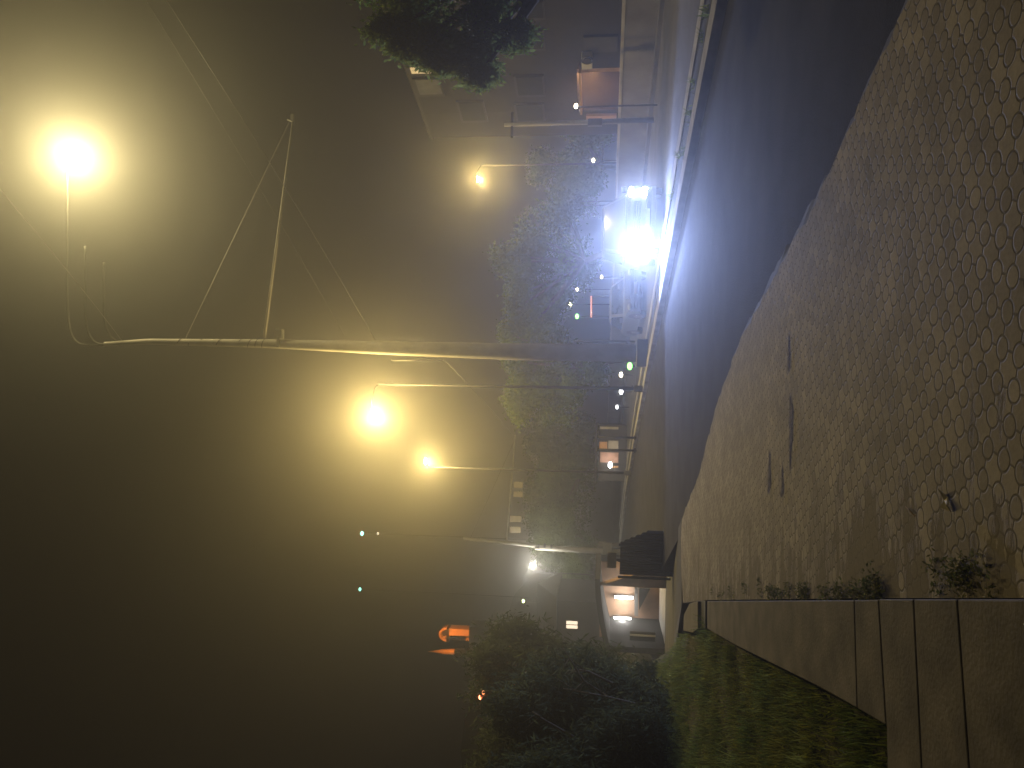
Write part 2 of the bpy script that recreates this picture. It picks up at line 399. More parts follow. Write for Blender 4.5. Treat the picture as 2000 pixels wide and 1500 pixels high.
# ------------------------------------------------------------------ lawn on the left, rising away from the path
lawn_edge = [gx(x, y, -.03) for x, y in [(2100, 1900), (1740, 1900), (1735, 1500), (1733, 1420), (1600, 1346), (1440, 1266), (1385, 1232), (1330, 1238), (1318, 1262)]]
def lawn_z(x, y):
    return -.04 + .10 * max(0, min(3, -x - 4)) + .03 * math.sin(x * 1.7 + y) * .5
rampL = [lawn_edge[-1], Vector((-12.2, 33, -1.2))]
V = []; Fc = []; NX = 26
rows = lawn_edge + [rampL[0].lerp(rampL[1], t) for t in (.25, .5, .75, 1)] + [Vector((-17, 60, 0)), Vector((-24, 100, 0))]
for r_ in rows:
    for i in range(NX):
        t = (i / (NX - 1)) ** 1.6
        p = r_ + Vector((-.97, -.12, 0)) * (t * 60)
        z = lawn_z(p.x, p.y) if i else -.06
        if r_.y > 17.5: z = (r_.z if i == 0 else lawn_z(p.x, p.y) + .2)
        if r_.y > 16 and i == 1: z = max(z, .05)
        V.append((p.x, p.y, z))
for j in range(len(rows) - 1):
    for i in range(NX - 1): Fc.append((j * NX + i, j * NX + i + 1, (j + 1) * NX + i + 1, (j + 1) * NX + i))
g = MB(); g.add(V, Fc); lawn = struct(g.build('lawn', mat('lawn_soil', (.06, .062, .02), .95, var=.5, scale=3, bump=.6)))
# grass blades
from mathutils.bvhtree import BVHTree
bvh = BVHTree.FromPolygons([Vector(v) for v in V], Fc)
T = []
cnt = 0
poly2 = [(p.x, p.y) for p in lawn_edge]
while cnt < 90000:
    x = random.uniform(-11, -1.2); y = random.uniform(3.2, 17)
    if random.random() > min(1, (7.0 / y) ** 1.2): continue
    h = bvh.ray_cast(Vector((x, y, 5)), Vector((0, 0, -1)))
    if h[0] is None: continue
    z = h[0].z
    dens = .5 + .5 * math.sin(x * 2.3 + 1 + math.sin(y * 3.1)) * math.cos(y * 1.9 + math.sin(x * 2.7)) + random.random() * .45
    if dens < .42: continue
    L0 = random.uniform(.05, .15) * (.5 + .7 * dens)
    b = np.array([x, y, z - .01]); t = np.array([random.gauss(0, .035), random.gauss(0, .035), L0]); an = random.uniform(0, 6.28); w = np.array([math.cos(an), math.sin(an), 0]) * random.uniform(.005, .010)
    T += [b - w, b + w, b + t]; cnt += 1
for k in range(150):
    x = random.uniform(-10, -1.5); y = random.uniform(4, 16); h = bvh.ray_cast(Vector((x, y, 5)), Vector((0, 0, -1)))
    if h[0] is None: continue
    sz = random.uniform(.5, 1.3)
    for q in range(60):
        b = np.array([x + random.gauss(0, .09 * sz), y + random.gauss(0, .09 * sz), h[0].z - .01]); t = np.array([random.gauss(0, .08), random.gauss(0, .08), random.uniform(.08, .24) * sz]); an = random.uniform(0, 6.28); w = np.array([math.cos(an), math.sin(an), 0]) * random.uniform(.005, .011)
        T += [b - w, b + w, b + t]
struct(quads_np('lawn_grass', np.array(T), M_['grass'], nv=3), 'stuff')

# ramp falling to the underpass
rp0 = [ground(1330, 1046), ground(1331, 1180), ground(1318, 1262)]
g = MB(); za = -1.28
rw = [Vector((-7.4, 33.6, za)), Vector((-12.6, 33.6, za))]
g.add([(rp0[0].x + .3, rp0[0].y, -.004), (rp0[1].x, rp0[1].y, -.004), (rp0[2].x - .1, rp0[2].y, -.01), (rw[1].x, rw[1].y, za), (rw[0].x, rw[0].y, za)], [(0, 1, 3, 4), (1, 2, 3)])
struct(g.build('ramp_path', M_['pale_lane']))

# soil, weeds and litter on the pavers
def blob(px, ry, rx, n=48):
    """irregular flat patch around pixel centre; rx: depth half size, ry: lateral half size (m)"""
    c = ground(*px); pts = []
    for i in range(n):
        a = 2 * math.pi * i / n; k = 1 + .25 * math.sin(3 * a + px[0]) + random.uniform(-.28, .28)
        pts.append((c.x + ry * k * math.cos(a), c.y + rx * k * math.sin(a), .005))
    return pts
g = MB()
for px, ry, rx in [((1545, 835), .26, .05), ((1503, 925), .18, .05), ((1528, 945), .12, .04), ((1541, 690), .16, .04)]:
    pts = blob(px, ry, rx); g.add(pts, [tuple(range(len(pts)))])
struct(g.build('soil_patches', M_['soil']), 'stuff')
C = []
for i in range(55):
    y_ = random.uniform(0, 1); xx = 1390 + 340 * y_ ** .8; p = ground(xx, 1166 - abs(random.gauss(0, 9)))
    C.append((p.x, p.y, .02))
for i in range(15):
    p = ground(random.gauss(1880, 22), random.gauss(1125, 14)); C.append((p.x, p.y, .015))
for i in range(8):
    p = ground(random.gauss(1715, 8), random.gauss(1150, 10)); C.append((p.x, p.y, .03))
C = np.array(C)
Vw = leaves(C, 26, .035, .013, sq=(1, 1, .25)); Vw[:, 2] = np.abs(Vw[:, 2])
struct(quads_np('weeds', Vw, M_['weed']), 'stuff')
c = ground(1856, 985)
g = MB(); g.add([c + Vector(v) for v in [(-.03, -.02, .006), (.0, -.03, .03), (.012, .03, .012), (-.02, .035, .03), (.03, .01, .008), (.06, .045, .035), (.035, .07, .01)]], [(0, 1, 2, 3), (1, 4, 2), (2, 4, 5, 6)])
o = g.build('paper_scrap', M_['paper']); tag(o, 'crumpled pale yellow scrap of paper lying on the pavers', 'litter')
sm = o.modifiers.new('thick', 'SOLIDIFY'); sm.thickness = .002
c = ground(1790, 1008); c2 = ground(1772, 990)
o = MB().tube([c + Vector((0, 0, .008)), c.lerp(c2, .5) + Vector((.006, 0, .012)), c2 + Vector((0, 0, .008))], [.003, .004, .002], 6).build('twig', M_['dryleaf']); tag(o, 'thin bent twig lying flat on the pavers beside a soil patch', 'twig')

# ------------------------------------------------------------------ masts and lamps
def luminaire(root, tip, direction, m, size=.5, name='lamp_head'):
    d = Vector(direction).normalized(); s_ = d.cross(Vector((0, 0, 1))).normalized(); u = s_.cross(d)
    g = MB(); prof = [(-.05, .02), (.0, .10), (.55, .12), (1.0, .05), (1.05, -.01), (.1, -.01)]
    g.extrude([(a * size, b * size) for a, b in prof], tip, d, u, s_, -.17 * size, .17 * size)
    h = g.build(name, M_['galv'], root, bevel=.02)
    g = MB(); g.ball(Vector(tip) + d * (.55 * size) - u * (.03 * size), .26 * size, 12, 8, (1.4, 1, .55)); g.build('lamp_glass', m, h, smooth=True)
    return Vector(tip) + d * (.55 * size) - u * (.30 * size)

# the tall mast with three lamp arms and one long span arm
B1 = ground(1262, 690, 0); D1 = B1.y
mast = thing('lamp_mast', 'tall concrete mast wrapped with cables, with curved lamp arms and a long stayed arm', 'lamp post', B1)
top1 = at(205, 672, D1)
hz = lambda x, y, d=D1: at(x, y, d)
axis = [B1, at(1000, 687, D1), at(760, 680, D1), at(520, 671, D1), at(290, 667, D1), top1]
rad = [.33, .315, .26, .17, .115, .09]
g = MB(); g.tube(axis, rad, 18); g.build('pole', M_['polecon'], mast, smooth=True)
g = MB(); g.box(B1 + Vector((0, 0, .12)), (1.0, 1.0, .5)); g.build('plinth', M_['wallcon'], mast, bevel=.04)
def arm(px, name='lamp_arm', r=.045, d=D1, root=mast):
    pts = [at(x, y, d) for x, y in px]; sm = []
    for i in range(len(pts) - 1):
        p0, p1, p2, p3 = pts[max(0, i - 1)], pts[i], pts[i + 1], pts[min(len(pts) - 1, i + 2)]
        for k in range(6):
            t = k / 6; sm.append(.5 * ((2 * p1) + (p2 - p0) * t + (2 * p0 - 5 * p1 + 4 * p2 - p3) * t * t + (3 * p1 - p0 - 3 * p2 + p3) * t ** 3))
    sm.append(pts[-1]); g = MB(); g.tube(sm, r, 8); return g.build(name, M_['armsteel'], root, smooth=True), sm
arm([(260, 671), (180, 674), (150, 668), (136, 640), (132, 590), (131, 480), (131, 318)])
arm([(262, 671), (200, 673), (178, 660), (168, 630), (166, 580), (166, 480)])
arm([(270, 670), (232, 668), (212, 650), (204, 620), (203, 580), (203, 512)])
lp1 = luminaire(mast, at(131, 322, D1), at(133, 280, D1 - .25) - at(131, 322, D1), M_['sodium'], .62)
point('lamp_light', lp1 - Vector((0, 0, .1)), (1.0, .80, .36), 3900, .2, mast)
# long arm with stay
tip = at(572, 238, D1 + 2.0); foot = at(516, 660, D1)
g = MB(); g.tube([foot, tip], [.06, .04], 10); g.build('span_arm', M_['polecon'], mast, smooth=True)
g = MB(); g.tube([at(362, 662, D1), tip + Vector((0, 0, .15))], .012, 6); g.build('stay_cable', M_['wire'], mast)
g = MB(); g.tube([tip - Vector((0, 0, .02)), tip + Vector((.12, .05, .25))], .04, 8); g.box(tip + Vector((.2, .05, .05)), (.28, .08, .12)); g.build('arm_bracket', M_['galv'], mast)
g = MB(); g.box(at(545, 652, D1), (.35, .3, .3)); g.box(at(547, 668, D1), (.42, .42, .12)); g.build('clamp_box', M_['galv'], mast, bevel=.02)
# cables wound round the pole
for (xa, xb, turns) in ((350, 372, 1), (395, 402, .6), (425, 448, .8), (470, 500, 1.5), (500, 520, 1.5)):
    pts = []
    for i in range(24):
        t = i / 23; x = xa + (xb - xa) * t; c = at(x, 667 + (x - 290) * .017, D1); rr = .105 + (x - 290) / 230 * .045 + .016; a = 2 * math.pi * turns * t + xa
        pts.append(c + Vector((math.cos(a) * rr, math.sin(a) * rr, 0)))
    MB().tube(pts, .016, 6).build('wound_cable', M_['cable'], mast, smooth=True)
g = MB(); g.tube([at(765, 703, D1 - .1), at(865, 704, D1 - .1)], .035, 8); g.build('conduit', M_['galv'], mast, smooth=True)
g = MB(); g.tube([at(1120, 667, D1 - .1), at(1240, 667, D1 - .1)], .035, 8); g.build('conduit', M_['galv'], mast, smooth=True)

# overhead wires
def wire(name, label, a, b, sag, r=.012, cat='wire', group='overhead wires'):
    pts = []
    for i in range(25):
        t = i / 24; p = a.lerp(b, t); p.z -= sag * 4 * t * (1 - t); pts.append(p)
    o = MB().tube(pts, r, 6).build(name, M_['wire'], smooth=True); return tag(o, label, cat, group)
wire('overhead_wire', 'thin bright overhead wire slanting across the top right sky', at(240, -130, 17), at(735, 668, D1), .15, .012)
wire('overhead_wire', 'fainter second wire just above the bright overhead wire', at(260, -40, 19), at(680, 668, D1), .1, .007)
wire('overhead_wire', 'short glinting wire above the largest street lamp', at(-60, 300, 20), at(240, 668, D1), .1, .010)
wire('overhead_wire', 'slack wire running from the middle of the mast down towards the far trees', at(868, 703, D1), at(1000, 850, 58), .1, .012)

def street_lamp(px, d, basez, label, m, energy, side_=-1, size=.45, col=SODIUM, arm_len=1.4, r=.06, light=True):
    head = at(px[0], px[1], d)
    bx = head + Vector((side_ * arm_len, .25, 0)); base = Vector((bx.x, bx.y, basez))
    t = thing('street_lamp', label, 'street lamp', base, 'street lamps along the road')
    topz = head.z - .1
    MB().tube([base, Vector((bx.x, bx.y, topz * .5)), Vector((bx.x, bx.y, topz))], [r * 1.5, r * 1.1, r * .8], 10).build('pole', M_['darksteel'], t, smooth=True)
    e = head - Vector((side_ * -.0, 0, 0)); st = Vector((bx.x, bx.y, topz - .05))
    MB().tube([st, st + Vector((-side_ * .15, -.02, .12)), st.lerp(e, .55) + Vector((0, 0, .14)), e + Vector((side_ * .28 * size, 0, .03))], r * .6, 8).build('arm', M_['darksteel'], t, smooth=True)
    MB().box(base + Vector((0, 0, .2)), (r * 5, r * 5, .4)).build('base_box', M_['galv'], t, bevel=.02)
    lp = luminaire(t, e + Vector((side_ * .3 * size, 0, 0)), Vector((-side_ * 1, -.25, .05)), m, size)
    if light: point('lamp_light', lp, col, energy, .15, t)
    return t
street_lamp((727, 806), 30, -.05, 'bright yellow street lamp low in the glow, left of the tall mast', M_['sodium'], 3300, side_=1, size=.5, r=.05, arm_len=1.15)
street_lamp((831, 904), 42, -.05, 'smaller yellow street lamp below the bright one, left of the mast', M_['sodium_small'], 1700, side_=-1, size=.45, r=.05, arm_len=.25)
street_lamp((933, 347), 46, -.05, 'orange street lamp alone on the right, above the headlights', M_['sodium_small'], 1400, side_=1, size=.45, r=.05, arm_len=.8)
M_['white_small'] = glow('white_lamp', (1, .97, .85), 60)
street_lamp((1037, 1106), 60, -1.0, 'small white lamp on the far left beyond the underpass', M_['white_small'], 900, side_=-1, size=.42, col=(1, .95, .8), r=.04, arm_len=.5)

# second mast
D2 = 60.0; B2 = at(1195, 1078, D2); B2.z = -.1
m2 = thing('span_mast', 'distant pale mast with a long stayed arm carrying hanging sign boards', 'mast', B2)
MB().tube([B2, at(1045, 1069, D2)], [.24, .20], 14).build('pole_sleeve', M_['polecon'], m2, smooth=True)
MB().tube([at(1046, 1066, D2), at(905, 1052, D2)], [.15, .10], 12).build('pole', M_['polecon'], m2, smooth=True)
MB().tube([at(990, 1056, D2), at(1006, 850, D2 + 1)], [.07, .04], 8).build('span_arm', M_['polecon'], m2, smooth=True)
MB().tube([at(918, 1053, D2), at(1004, 862, D2 + 1)], .015, 6).build('stay_cable', M_['wire'], m2)
MB().box(at(1186, 1072, D2), (.9, .8, .7), .3).box(at(1174, 1062, D2), (.4, .4, .5)).build('cabinet', M_['wallcon'], m2, bevel=.04)
for (xa, xb, ya, yb) in ((1004, 1021, 941, 953), (1003, 1021, 960, 971), (996, 1018, 1007, 1020), (996, 1017, 1028, 1041)):
    a = at(xa, ya, D2 + .5); b = at(xb, yb, D2 + .5); c = (a + b) / 2
    s_ = MB().box(c, (abs(a.x - b.x), .08, abs(a.z - b.z))).build('sign_board', M_['signboard'], m2, bevel=.02)
    MB().tube([c + Vector((0, 0, abs(a.z - b.z) / 2)), at(994 + (1050 - ya) * .05, (ya + yb) / 2, D2 + .5)], .02, 6).build('hanger', M_['galv'], s_)
for (xa, ya) in ((1050, 1068), (1062, 1067), (1075, 1069)):
    MB().tube([at(xa, ya, D2), at(xa + 4, ya + .3, D2)], .225, 12).build('band', M_['darksteel'], m2)

# dark posts on the reservation
for (yy, xt, xb, lab) in ((757, 1190, 1236, 'short dark post on the reservation, next to the tall mast'), (855, 1166, 1241, 'dark post in front of the pink kiosk, the right one of two'), (880, 1168, 1241, 'dark post in front of the pink kiosk, the left one of two')):
    b = ground(xb, yy, 0.0); t = thing('steel_post', lab, 'post', b, 'dark posts on the reservation'); h = (at(xt, yy, b.y).z - b.z)
    MB().tube([b - Vector((0, 0, .05)), b + Vector((0, 0, h))], .055, 10).build('shaft', M_['darksteel'], t, smooth=True)
    MB().ball(b + Vector((0, 0, h)), .075, 10, 6).build('cap', M_['darksteel'], t, smooth=True)
    MB().box(b + Vector((0, 0, .03)), (.22, .22, .06)).build('base_plate', M_['darksteel'], t)

# ------------------------------------------------------------------ cars
X_, Y_, Z_ = Vector((1, 0, 0)), Vector((0, 1, 0)), Vector((0, 0, 1))
def make_car(label, loc, W, Ln, H, paint, suv, yaw, lamp_m, low_m):
    t = thing('parked_car' if False else 'car', label, 'car', (0, 0, 0), 'cars facing the camera on the far lane')
    hw = W / 2; gc = .22; belt = H * (.60 if suv else .62)
    # lower body lofted from three sections across the width
    prof = [(0.0, gc + .12), (.02, gc + .42), (.10, belt * .86), (.30, belt * .95), (1.15, belt), (Ln - .5, belt + .02), (Ln - .08, belt * .9), (Ln, gc + .4), (Ln - .05, gc), (.12, gc)]
    secs = [(-hw, .06), (-hw * .9, .0), (0, -.10), (hw * .9, .0), (hw, .06)]
    vs = []; n = len(prof)
    for x, inset in secs:
        for (y, z) in prof:
            k = inset if y < Ln / 2 else -inset
            zz = z - (.04 if abs(x) > hw * .95 and z > .7 else 0)
            vs.append((x, y + k, zz))
    fs = [tuple(range(n)), tuple(range(len(vs) - 1, len(vs) - n - 1, -1))]
    for s in range(len(secs) - 1):
        for i in range(n): fs.append((s * n + i, s * n + (i + 1) % n, (s + 1) * n + (i + 1) % n, (s + 1) * n + i))
    body = MB().add(vs, fs).build('body', paint, t, bevel=.04)
    a0, a1, b0, b1 = .95, 1.75, Ln - (.25 if suv else .7), Ln - (.45 if suv else 1.3)
    wb, wt = hw * .93, hw * .74
    roof_v = [(-wb, a0, belt - .02), (wb, a0, belt - .02), (wb, b0, belt - .02), (-wb, b0, belt - .02), (-wt, a1, H - .06), (wt, a1, H - .06), (wt, b1, H - .06), (-wt, b1, H - .06), (-wt * .9, a1 + .25, H), (wt * .9, a1 + .25, H), (wt * .9, b1 - .25, H), (-wt * .9, b1 - .25, H)]
    MB().add(roof_v, [(0, 1, 5, 4), (1, 2, 6, 5), (2, 3, 7, 6), (3, 0, 4, 7), (4, 5, 9, 8), (5, 6, 10, 9), (6, 7, 11, 10), (7, 4, 8, 11), (8, 9, 10, 11)]).build('cabin', paint, t, bevel=.03)
    def pane(q, name, m, off):
        q = [Vector(p) for p in q]; c = sum(q, Vector()) / 4; nn = (q[1] - q[0]).cross(q[2] - q[0]).normalized() * off
        q2 = [c + (p - c) * .88 + nn for p in q]
        MB().add([p for p in q2] + [p - nn * .6 for p in q2], [(0, 1, 2, 3), (7, 6, 5, 4)] + [(i, (i + 1) % 4, 4 + (i + 1) % 4, 4 + i) for i in range(4)]).build(name, m, t)
    pane([roof_v[i] for i in (0, 1, 5, 4)], 'windscreen', M_['glass'], .012)
    pane([roof_v[i] for i in (1, 2, 6, 5)], 'side_window', M_['glass'], .012)
    pane([roof_v[i] for i in (3, 0, 4, 7)], 'side_window', M_['glass'], .012)
    gm = MB(); 
    for k in range(3): gm.box((0, -.10, gc + .46 + k * .07), (W * .5, .05, .04))
    gm.build('grille', M_['chrome'], t)
    MB().box((0, -.09, gc + .2), (W * .86, .12, .16)).build('bumper', M_['plastic'], t, bevel=.03)
    MB().box((0, -.175, gc + .24), (.52, .02, .12)).build('number_plate', M_['plate'], t)
    for sx in (-1, 1):
        zl = (gc + .72 if suv else gc + .46)
        MB().ball((sx * hw * .80, -.0, zl), .12, 12, 7, (1.25, .7, .62)).build('marker_lamp' if suv else 'headlight', low_m, t, smooth=True)
        if suv: MB().ball((sx * hw * .80, -.05, gc + .32), .11, 12, 7, (1.1, .7, 1)).build('headlight', lamp_m, t, smooth=True)
        mm = MB().box((sx * (hw + .09), 1.15, belt + .06), (.2, .1, .15)); mm.build('mirror', paint, t, bevel=.03)
        for yy in (.78, Ln - .8):
            r_ = .34 if suv else .31
            w_ = MB().tube([(sx * (hw - .2), yy, r_), (sx * (hw - .0), yy, r_)], r_, 22).build('wheel', M_['rubber'], t, bevel=.02)
            MB().tube([(sx * (hw - .02), yy, r_), (sx * (hw + .012), yy, r_)], r_ * .62, 16).build('rim', M_['chrome'], w_)
            MB().tube([(sx * (hw - .15), yy, r_ + .02), (sx * (hw + .004), yy, r_ + .02)], r_ + .06, 22).build('wheel_arch', M_['plastic'], t)
    t.location = loc; t.rotation_euler = (0, 0, yaw)
    return t
suv_loc = at(1284, 427, 22.6); suv_loc.z = -.124
suv = make_car('large grey off-road car with four blazing white headlights, facing the camera', suv_loc, 1.95, 4.5, 1.78, M_['carpaint'], True, R(-3), M_['cool'], M_['cool_low'])
c2 = at(1260, 565, 31); c2.z = -.124
M_['lamp_off'] = mat('unlit_lamp', (.5, .5, .5), .2, .3)
car2 = make_car('silver saloon car with unlit lamps behind the blazing headlights', c2, 1.8, 4.3, 1.45, M_['carpaint2'], False, R(10), M_['lamp_off'], M_['lamp_off'])
BLUE = (.38, .51, 1.0)
def beam(x, y, w, d=22.2):
    l = bpy.data.lights.new('headlight_beam', 'SPOT'); l.energy = w; l.color = BLUE; l.shadow_soft_size = .06; l.spot_size = R(145); l.spot_blend = .25
    o = bpy.data.objects.new('headlight_beam', l); COL.objects.link(o); o.location = at(x, y, d)
    o.rotation_euler = (CAM - o.location).to_track_quat('-Z', 'Y').to_euler()
for q in ((1250, 481, 2400), (1219, 483, 120), (1253, 372, 160), (1225, 380, 100)): beam(*q)

# ------------------------------------------------------------------ buildings on the right
fp = w0 + ROADN * 3.2; PN = ROADN.copy()
def fac(x, y, back=0.0): return on_plane(x, y, fp + ROADN * back, PN)
f0 = fac(1200, -170); f1 = fac(1200, 262)
bd = thing('shop_building', 'dark two-storey building with a glowing ochre shop bay, behind the low wall', 'building', Vector((f1.x, f1.y, 0)))
def facade_quadbox(x0, x1, y0, y1, thick, back, name, m, parent, bevel=0, label=None):
    """box on the facade covering pixel rectangle, measured on the facade plane"""
    a = fac(x0, y1, back); b = fac(x1, y0, back)
    zt, zb = max(fac(x0, y0, back).z, fac(x0, y1, back).z), min(fac(x1, y0, back).z, fac(x1, y1, back).z)
    zt = fac(x0, (y0 + y1) / 2, back).z; zb = fac(x1, (y0 + y1) / 2, back).z
    s0 = (fac((x0 + x1) / 2, y0, back) - fp).dot(ROADDIR); s1 = (fac((x0 + x1) / 2, y1, back) - fp).dot(ROADDIR)
    c = fp + ROADDIR * (s0 + s1) / 2 + ROADN * back; c.z = (zt + zb) / 2
    return MB().box(c, (thick, abs(s1 - s0), zt - zb), -AZ).build(name, m, parent, bevel=bevel, label=label)
s_at = lambda y, x=1180: (fac(x, y) - fp).dot(ROADDIR)
SB0, SB1 = s_at(215), s_at(133)        # shop bay limits along the facade
SA, SZ = s_at(262), s_at(-150)
zTop = fac(770, 60).z; zBay = fac(1128, 175).z
lo_, hi_ = min(SA, SZ), max(SA, SZ); b_lo, b_hi = min(SB0, SB1), max(SB0, SB1)
def fbox(s0, s1, z0, z1, n0, n1, name, m, parent=bd, **k):
    c = fp + ROADDIR * (s0 + s1) / 2 + ROADN * (n0 + n1) / 2; c.z = (z0 + z1) / 2
    return MB().box(c, (n1 - n0, s1 - s0, z1 - z0), -AZ).build(name, m, parent, **k)
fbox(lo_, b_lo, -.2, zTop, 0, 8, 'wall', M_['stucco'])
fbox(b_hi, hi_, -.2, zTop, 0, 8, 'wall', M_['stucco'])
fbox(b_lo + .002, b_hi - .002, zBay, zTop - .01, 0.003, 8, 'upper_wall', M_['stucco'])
fbox(b_lo + .002, b_hi - .002, -.2, zBay - .003, 2.6, 2.9, 'bay_wall', M_['brick'])
fbox(b_lo + .004, b_lo + .3, -.2, zBay - .004, .05, 2.59, 'bay_pier', M_['brick'])
fbox(lo_ - .3, hi_ + .3, zTop + .003, zTop + .2, .15, 7.9, 'roof', M_['fence'])
facade_quadbox(1132, 1136, 133, 215, .5, -.26, 'lintel', M_['brick'], bd)
point('shop_lamp', fp + ROADDIR * (b_lo * .4 + b_hi * .6) + ROADN * 1.2 + Vector((0, 0, zBay - .5 - fp.z)), (1, .50, .22), 110, .1, bd)
def fwin(x0, x1, y0, y1, pm, label=None):
    w = facade_quadbox(x0 - 4, x1 + 4, y0 - 3, y1 + 3, .1, -.05, 'window', M_['frame'], bd, label=label)
    facade_quadbox(x0, x1, y0, y1, .04, -.115, 'pane', pm, w)
M_['litpane'] = glow('lit_curtain', (1, .52, .25), .17)
fwin(802, 843, 131, 143, M_['litpane'], 'narrow lit orange window')
fwin(815, 860, 155, 184, M_['curtain'], 'window with a grey blind')
for (a, b, c, d) in ((1010, 1060, 60, 95), (1010, 1060, 150, 185), (900, 945, 200, 235), (1010, 1060, 205, 235), (900, 945, 30, 60), (1010, 1060, 5, 35)):
    fwin(a, b, c, d, M_['glass'])
facade_quadbox(1145, 1204, 224, 240, .12, -.06, 'shop_door', M_['pink'], bd)
facade_quadbox(1140, 1206, 70, 100, .12, -.06, 'shutter', M_['greystucco'], bd)
ac = thing('air_conditioner', 'pale box air conditioner with a round fan on the dark facade', 'air conditioner', fac(1155, 117, -.3))
facade_quadbox(1136, 1157, 107, 129, .35, -.3, 'casing', M_['palewall'], ac, bevel=.03)
cc = fac(1147, 118, -.49); pts = [cc + ROADDIR * (.22 * math.cos(a)) + Vector((0, 0, .22 * math.sin(a))) for a in [i * math.pi / 10 for i in range(21)]]
MB().tube(pts, .025, 6).build('fan_ring', M_['plastic'], ac)
MB().tube([cc - ROADN * .0, cc - ROADN * .04], .17, 14).build('fan', M_['plastic'], ac)

# utility pole by the shop
up_b = at(1207, 236, 27); up_b.z = -.05
t = thing('utility_pole', 'slender pale utility pole to the left of the lit shop bay', 'pole', up_b)
MB().tube([up_b, at(985, 244, 27)], [.10, .07], 12).build('shaft', M_['polecon'], t, smooth=True)
MB().box(at(1162, 239.5, 26.9), (.24, .2, .5)).build('meter_box', M_['galv'], t, bevel=.02)
MB().box(at(1000, 244, 27), (.9, .08, .08)).build('crossarm', M_['galv'], t)

# kiosk behind the posts
kd = 54.0
kb = at(1215, 882, kd); kb.z = -.05
k = thing('kiosk', 'small pink and white kiosk behind the dark posts', 'kiosk', kb)
def front(x0, x1, y0, y1, d, th, name, m, parent, **kw):
    a = at(x0, y1, d); b = at(x1, y0, d); c = (a + b) / 2; c.y += th / 2
    return MB().box(c, (abs(b.x - a.x), th, abs(a.z - b.z)), 0).build(name, m, parent, **kw)
front(1168, 1228, 832, 938, kd, 3, 'body', M_['greystucco'], k)
front(1161, 1167, 828, 942, kd - .3, 3.8, 'roof', M_['stucco'], k)
front(1170, 1186, 863, 878, kd - .07, .05, 'panel', M_['orangewall'], k, label='orange panel')
front(1188, 1208, 861, 879, kd - .07, .05, 'panel', M_['palewall'], k, label='white panel')
front(1172, 1208, 834, 838, kd - .07, .05, 'pillar', M_['palewall'], k)
front(1172, 1208, 884, 903, kd - .07, .05, 'panel', M_['pink'], k, label='pink panel')
front(1194, 1208, 910, 914, kd - .07, .05, 'counter', M_['orangewall'], k)
point('kiosk_lamp_light', at(1189, 900, kd - .8), (1, .85, .7), 12, .08, k)

# ------------------------------------------------------------------ underpass pavilion
pd = 33.0
X0, X1 = at(1300, 1268, pd).x, at(1300, 1147, pd).x
zf, zt = -1.28, at(1172, 1150, pd).z
pv = thing('underpass_entrance', 'low lit underpass entrance with brown walls at the end of the path', 'underpass entrance', Vector(((X0 + X1) / 2, pd, zf)))
bkd = pd + 4.2
MB().box(((X0 + X1) / 2 - .5, bkd + .1, (zf + zt) / 2), (X1 - X0 + 1.0, .2, zt - zf)).build('back_wall', M_['brown'], pv)
MB().box((X0 - .12, pd + 2.1, (zf + zt) / 2 - .15), (.24, 4.19, zt - zf - .3)).build('side_wall', M_['greystucco'], pv)
rwall = MB(); rx = at(1300, 1118, pd).x
ra_, rb_ = at(1172, 1138, pd - .2), at(1268, 1114, pd - 1.2)
q = [Vector((X1, pd - .2, zf)), Vector((X1, pd - .2, zt)), Vector((rb_.x, pd - 1.2, rb_.z)), Vector((rb_.x, pd - 1.2, zf))]
q2 = [p + Vector((.05, .3, 0)) for p in q]
rwall.add(q + q2, [(0, 1, 2, 3), (7, 6, 5, 4), (0, 4, 5, 1), (1, 5, 6, 2), (2, 6, 7, 3), (3, 7, 4, 0)])
rwall.build('brick_wing', M_['brown'], pv)
MB().box(((X0 + X1) / 2, pd + 2.0, zf - .05), (X1 - X0 + 1.2, 5.0, .1)).build('floor', M_['palewall'], pv)
# curved roof
g = MB(); NP = 12; vs = []
for j, yy in enumerate((pd - .4, bkd + .4)):
    for i in range(NP + 1):
        t_ = i / NP; x = X0 - .5 + (X1 - X0 + .8) * t_; z = zt - .62 * (1 - t_) ** 1.7 + .0
        vs += [(x, yy, z), (x, yy, z + .22)]
n2 = 2 * (NP + 1); fs = []
for i in range(NP):
    a = 2 * i
    fs += [(a, a + 2, n2 + a + 2, n2 + a), (a + 1, n2 + a + 1, n2 + a + 3, a + 3), (a, a + 1, a + 3, a + 2), (n2 + a, n2 + a + 2, n2 + a + 3, n2 + a + 1)]
fs += [(0, n2, n2 + 1, 1), (2 * NP, 2 * NP + 1, n2 + 2 * NP + 1, n2 + 2 * NP)]
g.add(vs, fs); g.build('roof', M_['stucco'], pv)
a, b = at(1240, 1148, bkd - .35), at(1246, 1202, bkd - .35)
MB().box((a + b) / 2, (abs(a.x - b.x), .25, .16)).build('beam', M_['wallcon'], pv)
g = MB(); tri = [at(1248, 1150, bkd - .3), at(1248, 1192, bkd - .3), at(1270, 1150, bkd - .3)]
g.add([p for p in tri] + [p + Vector((0, .2, 0)) for p in tri], [(0, 1, 2), (5, 4, 3), (0, 3, 4, 1), (1, 4, 5, 2), (2, 5, 3, 0)]); g.build('stair_soffit', M_['darksteel'], pv)
